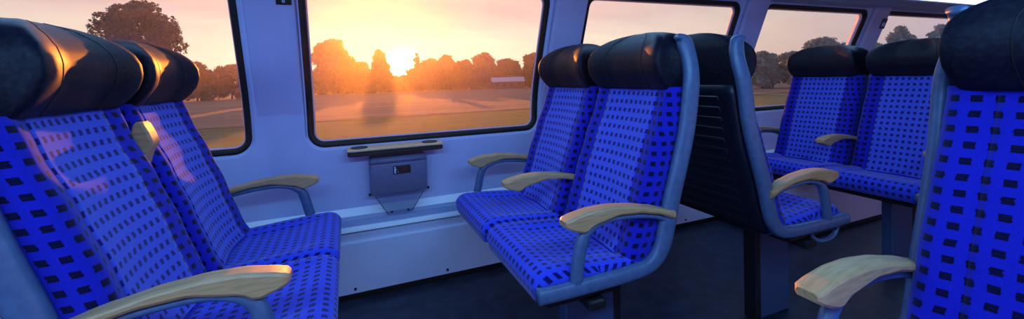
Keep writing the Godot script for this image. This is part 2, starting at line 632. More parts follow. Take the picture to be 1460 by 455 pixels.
# aisle: the local side (+1 / -1 along z) on which the frame stands; 0 where a wall is near instead
func make_seat(label: String, at: Vector3, turn: float, aisle: int, near_wall: int, middle: int, folded: bool, ped: Array, group: String, shift := 0.0, aisle_cloth := true) -> Node3D:
	if seat_mesh.is_empty():
		seat_mesh = {"back": backrest_mesh(), "panel": panel_mesh(), "cushion": cushion_mesh(), "head": headrest_mesh(), "seam": headrest_mesh(true), "frame1": frame_mesh(1.0), "frame-1": frame_mesh(-1.0), "pad": pad_mesh(), "bracket": bracket_mesh(0.47), "short": bracket_mesh(0.50), "shell": shell_mesh(), "ridge": bevel_box(Vector3(0.012, 0.020, 0.30), Vector3.ZERO, 0.004).mesh(), "pan": bevel_box(Vector3(0.26, 0.022, 0.40), Vector3.ZERO, 0.008).mesh(), "beam": bevel_box(Vector3(0.06, 0.03, 0.44), Vector3.ZERO, 0.006).mesh()}
	var s := thing("train_seat", label, "seat", at, turn, group)
	part("cushion", seat_mesh.cushion, M.seat, s)
	var b := part("backrest", seat_mesh.back, M.bolster, s)
	part("woven_panel", seat_mesh.panel, M.panel, b)
	if not aisle_cloth:
		b.get_child(0).material_override = M.bolster
	var h := part("headrest", seat_mesh.head, M.leather, s)
	part("seam", seat_mesh.seam, M.seam, h)
	var sh := part("back_shell", seat_mesh.shell, M.shell, s)
	for i in 13:
		var y := 0.50 + 0.038 * i
		var rd := part("ridge", seat_mesh.ridge, M.shell, sh, Vector3(-table(y, D_BACK) - 0.0165, y, 0))
		rd.rotation.z = 0.22
	part("seat_pan", seat_mesh.pan, M.dark, s, Vector3(-0.17, 0.413, 0))
	part("cross_beam", seat_mesh.beam, M.dark, s, Vector3(-0.20, 0.388, 0))
	var sides := []
	if aisle:
		part("side_frame", seat_mesh["frame%d" % aisle], M.frame, s, Vector3(0, 0, aisle * FRAME_W))
		sides.append([aisle * (FRAME_W + 0.002), "bracket"])
	if near_wall:
		sides.append([near_wall * 0.238, "short"])
	for q in sides:
		var a := part("armrest", seat_mesh.pad, M.wood, s, Vector3(-0.455, 0.62, q[0]))
		a.set_meta("label", "curved pale wooden armrest pad")
		part("armrest_bracket", seat_mesh[q[1]], M.frame, a)
	if middle:
		var a := part("middle_armrest", seat_mesh.pad, M.wood, s, Vector3(-0.455, 0.62, middle * 0.2275))
		a.set_meta("label", "pale wooden armrest folded upright between the two backs" if folded else "pale wooden armrest between the two seats")
		if folded:
			a.rotation.z = deg_to_rad(91.0)
			a.position.y -= 0.03
	if not ped.is_empty():
		var p := part("pedestal", bevel_box(Vector3(ped[1] - ped[0], 0.39, 0.05), Vector3.ZERO, 0.006).mesh(), M.pedestal, s, Vector3(-(ped[0] + ped[1]) / 2, 0.195, ped[2]))
		part("mounting_post", bevel_box(Vector3(0.03, 0.39, 0.06), Vector3.ZERO, 0.004).mesh(), M.dark, p, Vector3(-(ped[1] - ped[0]) / 2 * ped[3], 0, 0))
	for c in s.get_children():
		if c.name in ["backrest", "headrest", "back_shell", "side_frame"]:
			c.position += Vector3(-shift, shift * 0.2, 0)
	return s


# ------------------------------------------------------------------ carriage
func lean(y: float) -> float:
	if y < 0.77:
		return 0.0
	if y < 1.07:
		return 0.65 * pow(y - 0.77, 2.0)
	return 0.0585 + 0.39 * (y - 1.07)


# a point of the window side's inner surface, moved by off towards the aisle; side -1 is the far wall, +1 the near one
func on_wall(x: float, y: float, off: float, side: float) -> Vector3:
	var z := WALL_Z + lean(y) + off
	return Vector3(x, y, z if side < 0 else 2.0 * MID_Z - z)


const WIN_X := [-3.029, -1.605, -0.181, 1.243, 2.667, 4.091, 5.515]
const WIN_W := 1.20
const WIN_Y0 := 0.742
const WIN_Y1 := 1.506
const CELL_Y0 := 0.69
const CELL_Y1 := 1.524


# outline of a window opening grown by g, with the matching points on the edge of its cell
func outline(x0: float, g: float) -> Array:
	var a := Vector2(x0 - g, WIN_Y0 - g)
	var b := Vector2(x0 + WIN_W + g, WIN_Y1 + g)
	var ca := Vector2(x0 - 0.112, CELL_Y0)
	var cb := Vector2(x0 + WIN_W + 0.112, CELL_Y1)
	var rad := 0.075 + g
	var inner := PackedVector2Array()
	var outer := PackedVector2Array()
	var corners := [a, Vector2(b.x, a.y), b, Vector2(a.x, b.y)]
	var cells := [ca, Vector2(cb.x, ca.y), cb, Vector2(ca.x, cb.y)]
	for c in 4:
		var nx: int = (c + 1) % 4
		var along: Vector2 = (corners[nx] - corners[c]).normalized()
		var inward := Vector2(-along.y, along.x)
		var pts := PackedVector2Array()
		var c0: Vector2 = corners[c] + (along + inward) * rad
		var c1: Vector2 = corners[nx] + (-along + inward) * rad
		for k in 5:
			var t := deg_to_rad(-45.0 + 45.0 * k / 4.0)
			pts.append(c0 + (-inward * cos(t) + along * sin(t)) * rad)
		for k in range(1, 12):
			pts.append((c0 - inward * rad).lerp(c1 - inward * rad, k / 12.0))
		for k in 4:
			var t := deg_to_rad(45.0 * k / 4.0)
			pts.append(c1 + (-inward * cos(t) + along * sin(t)) * rad)
		for k in pts.size():
			inner.append(pts[k])
			var f := clampf((pts[k] - corners[c]).dot(along) / corners[c].distance_to(corners[nx]), 0.0, 1.0)
			if k == 0:
				f = 0.0
			outer.append((cells[c] as Vector2).lerp(cells[nx], f))
	return [inner, outer]


func ring_strip(m: MB, p: PackedVector2Array, po: float, q: PackedVector2Array, qo: float, side: float, hint: float) -> void:
	var n := p.size()
	for j in n:
		var k := (j + 1) % n
		m.quad_h(on_wall(p[j].x, p[j].y, po, side), on_wall(q[j].x, q[j].y, qo, side), on_wall(q[k].x, q[k].y, qo, side), on_wall(p[k].x, p[k].y, po, side), Vector3(0, 0, -side * hint))


func mix_ring(a: PackedVector2Array, b: PackedVector2Array, t: float) -> PackedVector2Array:
	var r := PackedVector2Array()
	for i in a.size():
		r.append(a[i].lerp(b[i], t))
	return r


func side_wall(side: float, called: String, label: String) -> void:
	var m := MB.new()
	for x0 in WIN_X:
		var o := outline(x0, 0.014)
		var edge: PackedVector2Array = outline(x0, 0.0)[0]
		var hole: PackedVector2Array = outline(x0, -0.034)[0]
		var prev: PackedVector2Array = o[0]
		for k in 4:
			var nxt := mix_ring(o[0], o[1], (k + 1) / 4.0)
			ring_strip(m, prev, 0.0, nxt, 0.0, side, 1.0)
			ring_strip(m, prev, -0.09, nxt, -0.09, side, -1.0)
			prev = nxt
		m.sg = 1
		ring_strip(m, o[0], 0.0, edge, -0.010, side, 1.0)
		m.sg = 0
		ring_strip(m, edge, -0.010, hole, -0.034, side, 1.0)
		ring_strip(m, o[0], -0.09, hole, -0.034, side, -1.0)
	# the plain panel below the windows and the band above them
	var x0: float = WIN_X[0] - 0.112
	var x1: float = WIN_X[WIN_X.size() - 1] + WIN_W + 0.112
	for e in [[0.0, 1.0], [-0.09, -1.0]]:
		m.quad_h(on_wall(x0, 0.0, e[0], side), on_wall(x1, 0.0, e[0], side), on_wall(x1, CELL_Y0, e[0], side), on_wall(x0, CELL_Y0, e[0], side), Vector3(0, 0, -side * e[1]))
		m.quad_h(on_wall(x0, CELL_Y1, e[0], side), on_wall(x1, CELL_Y1, e[0], side), on_wall(x1, 1.56, e[0], side), on_wall(x0, 1.56, e[0], side), Vector3(0, 0, -side * e[1]))
	struct(called, m.mesh(false), M.wall, label, "wall")


func window(n: int, x0: float, side: float, label: String) -> void:
	var w := Node3D.new()
	w.name = "window_%d" % n
	add_child(w, true)
	tag(w, label, "window", "", "structure")
	var m := MB.new()
	var rings := []
	# rubber seal: a rounded bead all round
	for q in [[0.002, -0.012], [-0.004, -0.006], [-0.012, -0.004], [-0.021, -0.007], [-0.027, -0.014], [-0.028, -0.028], [-0.006, -0.030]]:
		var o: PackedVector2Array = outline(x0, q[0])[0]
		var r := PackedVector3Array()
		for p in o:
			r.append(on_wall(p.x, p.y, q[1], side))
		rings.append(r)
	rings.append(rings[0])
	loft(rings, [], true, false, m)
	part("window_seal", m.mesh(), M.seal, w)
	var gm := MB.new()
	var o: PackedVector2Array = outline(x0, -0.02)[0]
	# the pane follows the lean of the wall, drawn as strips between matching points of its left and right edges
	var ys := []
	for k in 25:
		ys.append(lerpf(WIN_Y0 + 0.02, WIN_Y1 - 0.02, k / 24.0))
	for k in 24:
		var r := 0.055
		var xi := []
		for y in [ys[k], ys[k + 1]]:
			var dy := maxf(0.0, maxf(WIN_Y0 + 0.02 + r - y, y - (WIN_Y1 - 0.02 - r)))
			xi.append(0.02 + r - sqrt(maxf(0.0, r * r - dy * dy)))
		gm.quad_h(on_wall(x0 + xi[0], ys[k], -0.024, side), on_wall(x0 + WIN_W - xi[0], ys[k], -0.024, side), on_wall(x0 + WIN_W - xi[1], ys[k + 1], -0.024, side), on_wall(x0 + xi[1], ys[k + 1], -0.024, side), Vector3(0, 0, -side))
	part("pane", gm.mesh(false), M.glass, w)


func pillar(n: int, xa: float, xb: float, side: float, label: String, soft := 0.02) -> void:
	var m := MB.new()
	var rings := []
	for i in 20:
		var y := 0.79 + 0.735 * i / 19.0
		var off := 0.034 * smoothstep(0.79, 1.15, y) if soft < 0.05 else 0.012 * smoothstep(0.79, 1.15, y)
		off = maxf(off, -0.002) - 0.003
		var r := PackedVector3Array()
		for q in [[xa, -0.004], [xa + soft * 0.15, off * 0.6], [xa + soft * 0.5, off * 0.93], [xa + soft, off], [xb - soft, off], [xb - soft * 0.5, off * 0.93], [xb - soft * 0.15, off * 0.6], [xb, -0.004]]:
			r.append(on_wall(q[0], y, q[1], side))
		rings.append(r)
	loft(rings, [], true, true, m)
	struct("trim_%d" % n, m.mesh(), M.pillar, label, "pillar cover")


func flip_z(p: PackedVector2Array) -> PackedVector2Array:
	var r := PackedVector2Array()
	for q in p:
		r.append(Vector2(2 * MID_Z - q.x, q.y))
	return r


func carriage() -> void:
	var xa := -3.2
	var xb := 6.9
	var l := xb - xa
	struct("floor", bevel_box(Vector3(l, 0.06, 2.9), Vector3((xa + xb) / 2, -0.03, MID_Z), 0.002).mesh(), M.floor, "dark blue grey vinyl carriage floor under the seats", "floor")
	side_wall(-1.0, "wall_back", "pale blue carriage side wall holding the row of sunset windows")
	side_wall(1.0, "wall_front", "pale blue carriage side wall behind the viewer")
	var where := ["hidden behind the left seats", "at the left edge, with the big round tree", "in the middle, with the setting sun in it", "behind the middle pair of headrests", "right of the middle seats with a hazy dark hedge", "at the far right under the ceiling lamp", "hidden behind the right headrest"]
	for i in WIN_X.size():
		window(i + 1, WIN_X[i], -1.0, "rounded carriage window in a black seal " + where[i])
		window(i + 8, WIN_X[i], 1.0, "rounded carriage window %s of the wall behind the viewer" % ["first", "second", "third", "fourth", "fifth", "sixth", "seventh"][i])
	var between := ["left of the left seats", "between the tree window and the sun window", "between the sun window and the next", "rising behind the ridged seat back", "rising between the far right headrests", "hidden at the far right"]
	for i in WIN_X.size() - 1:
		pillar(i + 1, WIN_X[i] + WIN_W + 0.018, WIN_X[i + 1] - 0.006, -1.0, "smooth pale blue pillar cover " + between[i], 0.08 if i == 1 else 0.02)
		pillar(i + 7, WIN_X[i] + WIN_W + 0.018, WIN_X[i + 1] - 0.006, 1.0, "smooth pale blue pillar cover %s behind the viewer" % ["first", "second", "third", "fourth", "fifth", "sixth"][i])
	# stepped heater duct along the foot of the wall
	var z0 := -2.07
	for s in [-1.0, 1.0]:
		var n := 13 if s < 0 else 14
		var root := Node3D.new()
		root.name = "trim_%d" % n
		add_child(root, true)
		tag(root, "stepped pale heater duct along the foot of the window wall" if s < 0 else "stepped pale heater duct along the wall behind the viewer", "heater duct", "", "structure")
		var polys := {
			"duct_panel": [M.heater, [[z0, 0.035], [z0, 0.276], [z0 - 0.003, 0.282], [z0 - 0.009, 0.286], [z0 - 0.009, 0.322], [WALL_Z, 0.322], [WALL_Z, 0.035]]],
			"groove": [M.seal, [[z0 - 0.016, 0.322], [z0 - 0.016, 0.331], [WALL_Z, 0.331], [WALL_Z, 0.322]]],
			"lip": [M.ledge, [[z0 + 0.002, 0.331], [z0 + 0.002, 0.337], [z0 - 0.008, 0.354], [WALL_Z, 0.354], [WALL_Z, 0.331]]],
			"grille": [M.grille, [[z0 - 0.012, 0.354], [z0 - 0.014, 0.378], [z0 - 0.019, 0.379], [z0 - 0.019, 0.383], [z0 - 0.016, 0.384], [z0 - 0.020, 0.402], [WALL_Z, 0.402], [WALL_Z, 0.354]]],
			"ledge": [M.ledge, [[z0 - 0.016, 0.402], [z0 - 0.016, 0.405], [WALL_Z + 0.001, 0.436], [WALL_Z, 0.436], [WALL_Z, 0.402]]],
			"plinth": [M.seal, [[z0 - 0.012, 0.0], [z0 - 0.012, 0.035], [WALL_Z, 0.035], [WALL_Z, 0.0]]],
		}
		for k in polys:
			var pv := PackedVector2Array()
			for q in polys[k][1]:
				pv.append(Vector2(q[0], q[1]))
			part(k, prism_x(pv if s < 0 else flip_z(pv), xa, xb).mesh(), polys[k][0], root)
		if s < 0:
			var c := CylinderMesh.new()
			c.top_radius = 0.0055
			c.bottom_radius = 0.007
			c.height = 0.006
			c.radial_segments = 14
			c.rings = 1
			for x in [-1.53, -0.98, -0.45, 0.0, 0.45, 0.985, 1.52, 2.085, 2.6, 3.1]:
				var o := part("screw", c, M.screw, root, Vector3(x, 0.055, z0 + 0.002))
				o.rotation.x = PI / 2
	# band above the windows, lamp strip, ceiling
	for s in [-1.0, 1.0]:
		var band := [[-1.838, 1.522], [-1.800, 1.524], [-1.795, 1.534], [-1.760, 1.535], [-1.715, 1.552], [-1.715, 1.566], [-1.86, 1.60], [-1.93, 1.56], [-1.93, 1.51]]
		var pv := PackedVector2Array()
		for q in band:
			pv.append(Vector2(q[0], q[1]))
		struct("trim_%d" % (15 if s < 0 else 16), prism_x(pv if s < 0 else flip_z(pv), xa, xb).mesh(), M.ceiling, "pale blue band along the tops of the windows" if s < 0 else "pale blue band along the window tops behind the viewer", "trim")
		var lamp := thing("ceiling_lamp", "long white glowing lamp strip above the far right windows" if s < 0 else "long white glowing lamp strip over the seats behind the viewer", "lamp")
		var strip := PackedVector2Array()
		for q in [[-1.714, 1.561], [-1.63, 1.630], [-1.65, 1.652], [-1.73, 1.590]]:
			strip.append(Vector2(q[0], q[1]))
		part("diffuser", prism_x(strip if s < 0 else flip_z(strip), xa + 0.02 if s < 0 else -3.1, xb - 0.02 if s < 0 else 1.5).mesh(), M.glow, lamp)
		var al := AreaLight3D.new()
		al.name = "lamp_light"
		var reach := xb - xa - 0.1 if s < 0 else 4.6
		var mid_x := (xa + xb) / 2 if s < 0 else -0.8
		al.area_size = Vector2(reach, 0.10)
		al.light_color = Color(0.46, 0.74, 1.0)
		al.light_energy = LAMP_FAR if s < 0 else LAMP_NEAR
		al.shadow_enabled = true
		lamp.add_child(al)
		var toward := Vector3(0, -0.8, 0.6) if s < 0 else Vector3(0, -0.8, -0.6)
		var zz := -1.66 if s < 0 else 2 * MID_Z + 1.66
		al.look_at_from_position(Vector3(mid_x, 1.595, zz) + toward * 0.012, Vector3(mid_x, 1.595, zz) + toward, Vector3(0, 0.6, 0.8) if s < 0 else Vector3(0, 0.6, -0.8))
	var arch := PackedVector2Array()
	for q in [[-1.95, 1.56], [-1.84, 1.60], [-1.72, 1.605], [-1.66, 1.655], [-1.63, 1.636], [-1.55, 1.69], [-1.40, 1.79], [-1.2, 1.88], [-0.95, 1.935], [-0.75, 1.95]]:
		arch.append(Vector2(q[0], q[1]))
	for i in range(arch.size() - 2, -1, -1):
		arch.append(Vector2(2 * MID_Z - arch[i].x, arch[i].y))
	for q in [[0.5, 1.72], [0.1, 2.0], [-0.75, 2.06], [-1.6, 2.0], [-2.0, 1.72]]:
		arch.append(Vector2(q[0], q[1]))
	struct("ceiling", prism_x(arch, xa, xb).mesh(), M.ceiling, "pale curved carriage ceiling above the lamp strips", "ceiling")
	for s in [0, 1]:
		var x := xa - 0.03 if s == 0 else xb + 0.03
		struct("wall_left" if s == 0 else "wall_right", bevel_box(Vector3(0.06, 2.1, 2.95), Vector3(x, 1.0, MID_Z), 0.002).mesh(), M.wall, "plain end wall of the carriage on the %s" % ["left", "right"][s], "wall")


# ------------------------------------------------------------------ small fittings
func sticker(called: String, w: float, h: float, at: Vector3, normal: Vector3, draw: Callable, label: String, category: String, parent: Node = null) -> Node3D:
	var im := Image.create(128, int(128 * h / w), false, Image.FORMAT_RGBA8)
	draw.call(im)
	var m := mat(Color.WHITE, 0.35)
	m.albedo_texture = ImageTexture.create_from_image(im)
	var mb := MB.new()
	mb.flat()
	var t := 0.0012
	var a := [Vector3(-w / 2, h / 2, t), Vector3(w / 2, h / 2, t), Vector3(w / 2, -h / 2, t), Vector3(-w / 2, -h / 2, t)]
	mb.quad(a[0], a[1], a[2], a[3], Vector2(0, 0), Vector2(1, 0), Vector2(1, 1), Vector2(0, 1))
	var e := Vector2(0.02, 0.02)
	for k in 4:
		var p: Vector3 = a[k]
		var q: Vector3 = a[(k + 1) % 4]
		mb.quad(q, p, Vector3(p.x, p.y, 0), Vector3(q.x, q.y, 0), e, e, e, e)
	var back := Vector3(0, 0, -t)
	mb.quad(a[3] + back, a[2] + back, a[1] + back, a[0] + back, e, e, e, e)
	var o := part(called if parent else numbered(called), mb.mesh(), m, parent if parent else self)
	var up := (Vector3.UP - normal * normal.y).normalized()
	o.transform = Transform3D(Basis(up.cross(normal), up, normal), at)
	if label:
		if parent:
			o.set_meta("label", label)
		else:
			tag(o, label, category)
	return o


func disc(im: Image, c: Vector2, r0: float, r1: float, col: Color) -> void:
	for j in im.get_height():
		for i in im.get_width():
			var d := Vector2(i, j).distance_to(c)
			if d >= r0 and d <= r1:
				im.set_pixel(i, j, col)


func draw_sign_pillar(im: Image) -> void:
	im.fill(Color(0.02, 0.02, 0.05))
	var wh := Color(0.72, 0.78, 0.92)
	var w := im.get_width()
	var h := im.get_height()
	disc(im, Vector2(w * 0.48, h * 0.80), 5, 13, wh)
	im.fill_rect(Rect2i(int(w * 0.42), int(h * 0.42), 18, 26), wh)
	im.fill_rect(Rect2i(int(w * 0.36), int(h * 0.30), 34, 16), wh)
	im.fill_rect(Rect2i(int(w * 0.30), int(h * 0.58), 42, 8), wh)


func draw_sign_white(im: Image) -> void:
	im.fill(Color(0.02, 0.02, 0.05))
	im.fill_rect(Rect2i(34, int(im.get_height() * 0.40), 72, int(im.get_height() * 0.36)), Color(0.72, 0.78, 0.92))


func draw_bin_label(im: Image) -> void:
	im.fill(Color(0.05, 0.02, 0.05))
	var wh := Color(0.80, 0.82, 0.95)
	var h := im.get_height()
	disc(im, Vector2(13, 12), 0, 6, wh)
	im.fill_rect(Rect2i(8, 20, 11, 20), wh)
	im.fill_rect(Rect2i(8, 38, 5, 18), wh)
	im.fill_rect(Rect2i(15, 38, 5, 18), wh)
	im.fill_rect(Rect2i(18, 24, 10, 4), wh)
	im.fill_rect(Rect2i(30, 40, 8, 10), Color(0.5, 0.5, 0.65))
	im.fill_rect(Rect2i(48, 12, 1, h - 24), Color(0.25, 0.12, 0.18))
	for k in 3:
		im.fill_rect(Rect2i(56, 14 + k * 12, 60 - k * 9, 4), Color(0.30, 0.12, 0.18))


func fittings() -> void:
	# narrow table ledge under the sun window
	var t := thing("window_table", "narrow beige window ledge table with dark edges and two cup hollows", "table", Vector3(0.212, 0.735, -2.06))
	part("table_top", bevel_box(Vector3(0.450, 0.012, 0.112), Vector3(0, -0.005, 0.0), 0.004).mesh(), grain(Color(0.90, 0.76, 0.60), 0.35, 0.02, 0.10, Vector3(2, 12, 12), 21), t)
	part("table_edge", bevel_box(Vector3(0.446, 0.022, 0.108), Vector3(0, -0.0215, 0.0), 0.005).mesh(), M.dark, t)
	var cup := CylinderMesh.new()
	cup.top_radius = 0.036
	cup.bottom_radius = 0.036
	cup.height = 0.002
	cup.radial_segments = 40
	for x in [-0.17, 0.165]:
		var c := part("cup_hollow", cup, mat(Color(0.20, 0.19, 0.22), 0.5), t, Vector3(x, 0.0012, 0.002))
		var ring := TorusMesh.new()
		ring.inner_radius = 0.034
		ring.outer_radius = 0.039
		ring.rings = 40
		ring.ring_segments = 6
		part("cup_rim", ring, M.dark, c, Vector3(0, 0.001, 0))
	# waste bin below it
	var b := thing("waste_bin", "grey lidded waste bin on the wall below the narrow table", "bin", Vector3(0.221, 0.495, WALL_Z))
	var body := MB.new()
	var rings := []
	for q in [[0.0, 0.122, 0.062], [0.004, 0.131, 0.072], [0.014, 0.136, 0.079], [0.15, 0.1365, 0.084], [0.156, 0.1365, 0.084], [0.158, 0.134, 0.081]]:
		var r := PackedVector3Array()
		var hw: float = q[1]
		var dz: float = q[2]
		for p in [[-hw, 0.0], [-hw, dz - 0.012], [-hw + 0.003, dz - 0.005], [-hw + 0.012, dz], [hw - 0.012, dz], [hw - 0.003, dz - 0.005], [hw, dz - 0.012], [hw, 0.0]]:
			r.append(Vector3(p[0], q[0], p[1]))
		rings.append(r)
	loft(rings, [], true, true, body)
	part("bin_body", body.mesh(), M.bin, b)
	var lid := MB.new()
	rings = []
	for q in [[0.160, 0.134, 0.081], [0.162, 0.137, 0.086], [0.182, 0.134, 0.082], [0.187, 0.128, 0.074]]:
		var r := PackedVector3Array()
		var hw: float = q[1]
		var dz: float = q[2]
		for p in [[-hw, 0.0], [-hw, dz - 0.010], [-hw + 0.008, dz], [hw - 0.008, dz], [hw, dz - 0.010], [hw, 0.0]]:
			r.append(Vector3(p[0], q[0], p[1]))
		rings.append(r)
	loft(rings, [], true, true, lid)
	part("lid", lid.mesh(), M.bin, b)
	for x in [-0.139, 0.139]:
		var pin := CylinderMesh.new()
		pin.top_radius = 0.006
		pin.bottom_radius = 0.006
		pin.height = 0.012
		var o := part("hinge_pin", pin, M.screw, b, Vector3(x, 0.012, 0.066))
		o.rotation.z = PI / 2
	sticker("bin_label", 0.083, 0.040, Vector3(0.012, 0.122, 0.0842), Vector3(0, 0.03, 1).normalized(), draw_bin_label, "dark pictogram sticker", "", b)
	# clear tapered guard under the bin
	var g := thing("bin_guard", "clear tapered plastic guard below the grey waste bin", "guard", Vector3(0.221, 0.392, -2.066))
	var gp := MB.new()
	gp.flat()
	var o4 := [Vector2(-0.115, 0.105), Vector2(0.115, 0.105), Vector2(0.058, 0.004), Vector2(0.05, 0.0), Vector2(-0.05, 0.0), Vector2(-0.058, 0.004)]
	var ra := PackedVector3Array()
	var rb := PackedVector3Array()
	for q in o4:
		ra.append(Vector3(q.x, q.y, 0.024 * q.y / 0.105 + 0.004))
		rb.append(Vector3(q.x, q.y, 0.024 * q.y / 0.105))
	loft([ra, rb], [], true, true, gp)
	part("guard_plate", gp.mesh(), M.clear, g)
	for e in [[5, 0], [1, 2]]:
		part("guard_edge", tube(PackedVector3Array([ra[e[0]], ra[e[1]]]), PackedFloat32Array([0.0016]), 6).mesh(), M.dark, g)
	for x in [-0.04, 0.04]:
		var sc := SphereMesh.new()
		sc.radius = 0.006
		sc.height = 0.008
		part("screw", sc, M.screw, g, Vector3(x, 0.014, 0.008))
	# signs stuck on the pillars
	var p1 := on_wall(-0.232, 1.418, 0.0105, -1.0)
	var nrm := Vector3(0, -0.36, 1).normalized()
	sticker("pictogram_sign", 0.058, 0.075, p1, nrm, draw_sign_pillar, "small dark square sign with white symbol on pillar left of the sun window", "sign")
	var p2 := on_wall(4.045, 1.40, 0.0325, -1.0)
	sticker("pictogram_sign", 0.07, 0.085, p2, nrm, draw_sign_white, "small dark sign with white patch on pillar between far right windows", "sign")


# ------------------------------------------------------------------ landscape
var clump: ArrayMesh


func make_clump() -> void:
	var m := MB.new()
	m.flat()
	for i in 9:
		var c := Vector3(rng.randf_range(-1, 1), rng.randf_range(-1, 1), rng.randf_range(-1, 1)) * 0.62
		var b := Basis.from_euler(Vector3(rng.randf_range(0, TAU), rng.randf_range(0, TAU), 0))
		var w := rng.randf_range(0.4, 0.75)
		m.quad(c + b * Vector3(-w, 0, 0), c + b * Vector3(0, 0.08, -w * 0.55), c + b * Vector3(w, 0, 0), c + b * Vector3(0, 0.08, w * 0.55))
	clump = m.mesh(false)


# a tree whose top is seen at the given bearing and height (degrees) from the carriage
func tree(az: float, el: float, width: float, dist: float, label: String, tint: Color, low := 0.12, count := 1500, group := "", category := "tree", shape := "round") -> void:
	var ground := -3.0
	var base := dir_of(az, 0) * dist + Vector3(0, ground, 0)
	var top := EYE + dist * tan(deg_to_rad(el)) - ground
	var rx := dist * tan(deg_to_rad(width / 2))
	var t := thing("tree" if category == "tree" else "bush", label, category, base, 0.0, group)
	var cy0 := top * low
	var mm := MultiMesh.new()
	mm.transform_format = MultiMesh.TRANSFORM_3D
	mm.use_colors = true
	mm.mesh = clump
	mm.instance_count = count
	var lobes := []
	var n := 14
	for i in n:
		var f := (i + 0.5) / n
		var ang := i * 2.4
		var ry := (top - cy0) / 2
		var yy := lerpf(-0.78, 0.80, f)
		var rr := sqrt(1.0 - yy * yy * 0.9) * (0.62 if i < n - 1 else 0.1)
		if shape == "cone":
			rr *= lerpf(1.1, 0.45, f)
		lobes.append([Vector3(cos(ang) * rr * rx, cy0 + ry + yy * ry, sin(ang) * rr * rx * 0.9), minf(rx, ry) * rng.randf_range(0.34, 0.46)])
	lobes.append([Vector3(0, (top + cy0) / 2, 0), minf(rx * 0.75, (top - cy0) * 0.42)])
	lobes.append([Vector3(rng.randf_range(-0.2, 0.2) * rx, top - rx * 0.25, 0), rx * 0.25])
	var size := dist / 575.0 * 2.1
	for i in count:
		var lb: Array = lobes[rng.randi() % lobes.size()]
		var lr: float = lb[1]
		var d := Vector3(rng.randfn(), rng.randfn(), rng.randfn()).normalized() * lr * pow(rng.randf(), 0.38)
		d.y *= 0.85
		var p: Vector3 = lb[0] + d
		p.y = clampf(p.y, 0.3, top - size * 0.5)
		var s := size * rng.randf_range(0.7, 1.5)
		mm.set_instance_transform(i, Transform3D(Basis.from_euler(Vector3(rng.randf() * TAU, rng.randf() * TAU, rng.randf() * TAU)).scaled(Vector3(s, s, s)), p))
		var k := rng.randf_range(0.7, 1.3)
		mm.set_instance_color(i, Color(tint.r * k, tint.g * k * rng.randf_range(0.92, 1.08), tint.b * k))
	var crown := MultiMeshInstance3D.new()
	crown.name = "crown"
	crown.multimesh = mm
	crown.material_override = M.leaf
	crown.set_meta("kind", "stuff")
	t.add_child(crown, true)
	var tr := maxf(0.12, top * 0.022)
	part("trunk", tube(PackedVector3Array([Vector3(0, -0.2, 0), Vector3(0.02 * top, top * 0.3, 0), Vector3(-0.01 * top, top * 0.75, 0)]), PackedFloat32Array([tr, tr * 0.75, tr * 0.25]), 9).mesh(), M.bark, t)


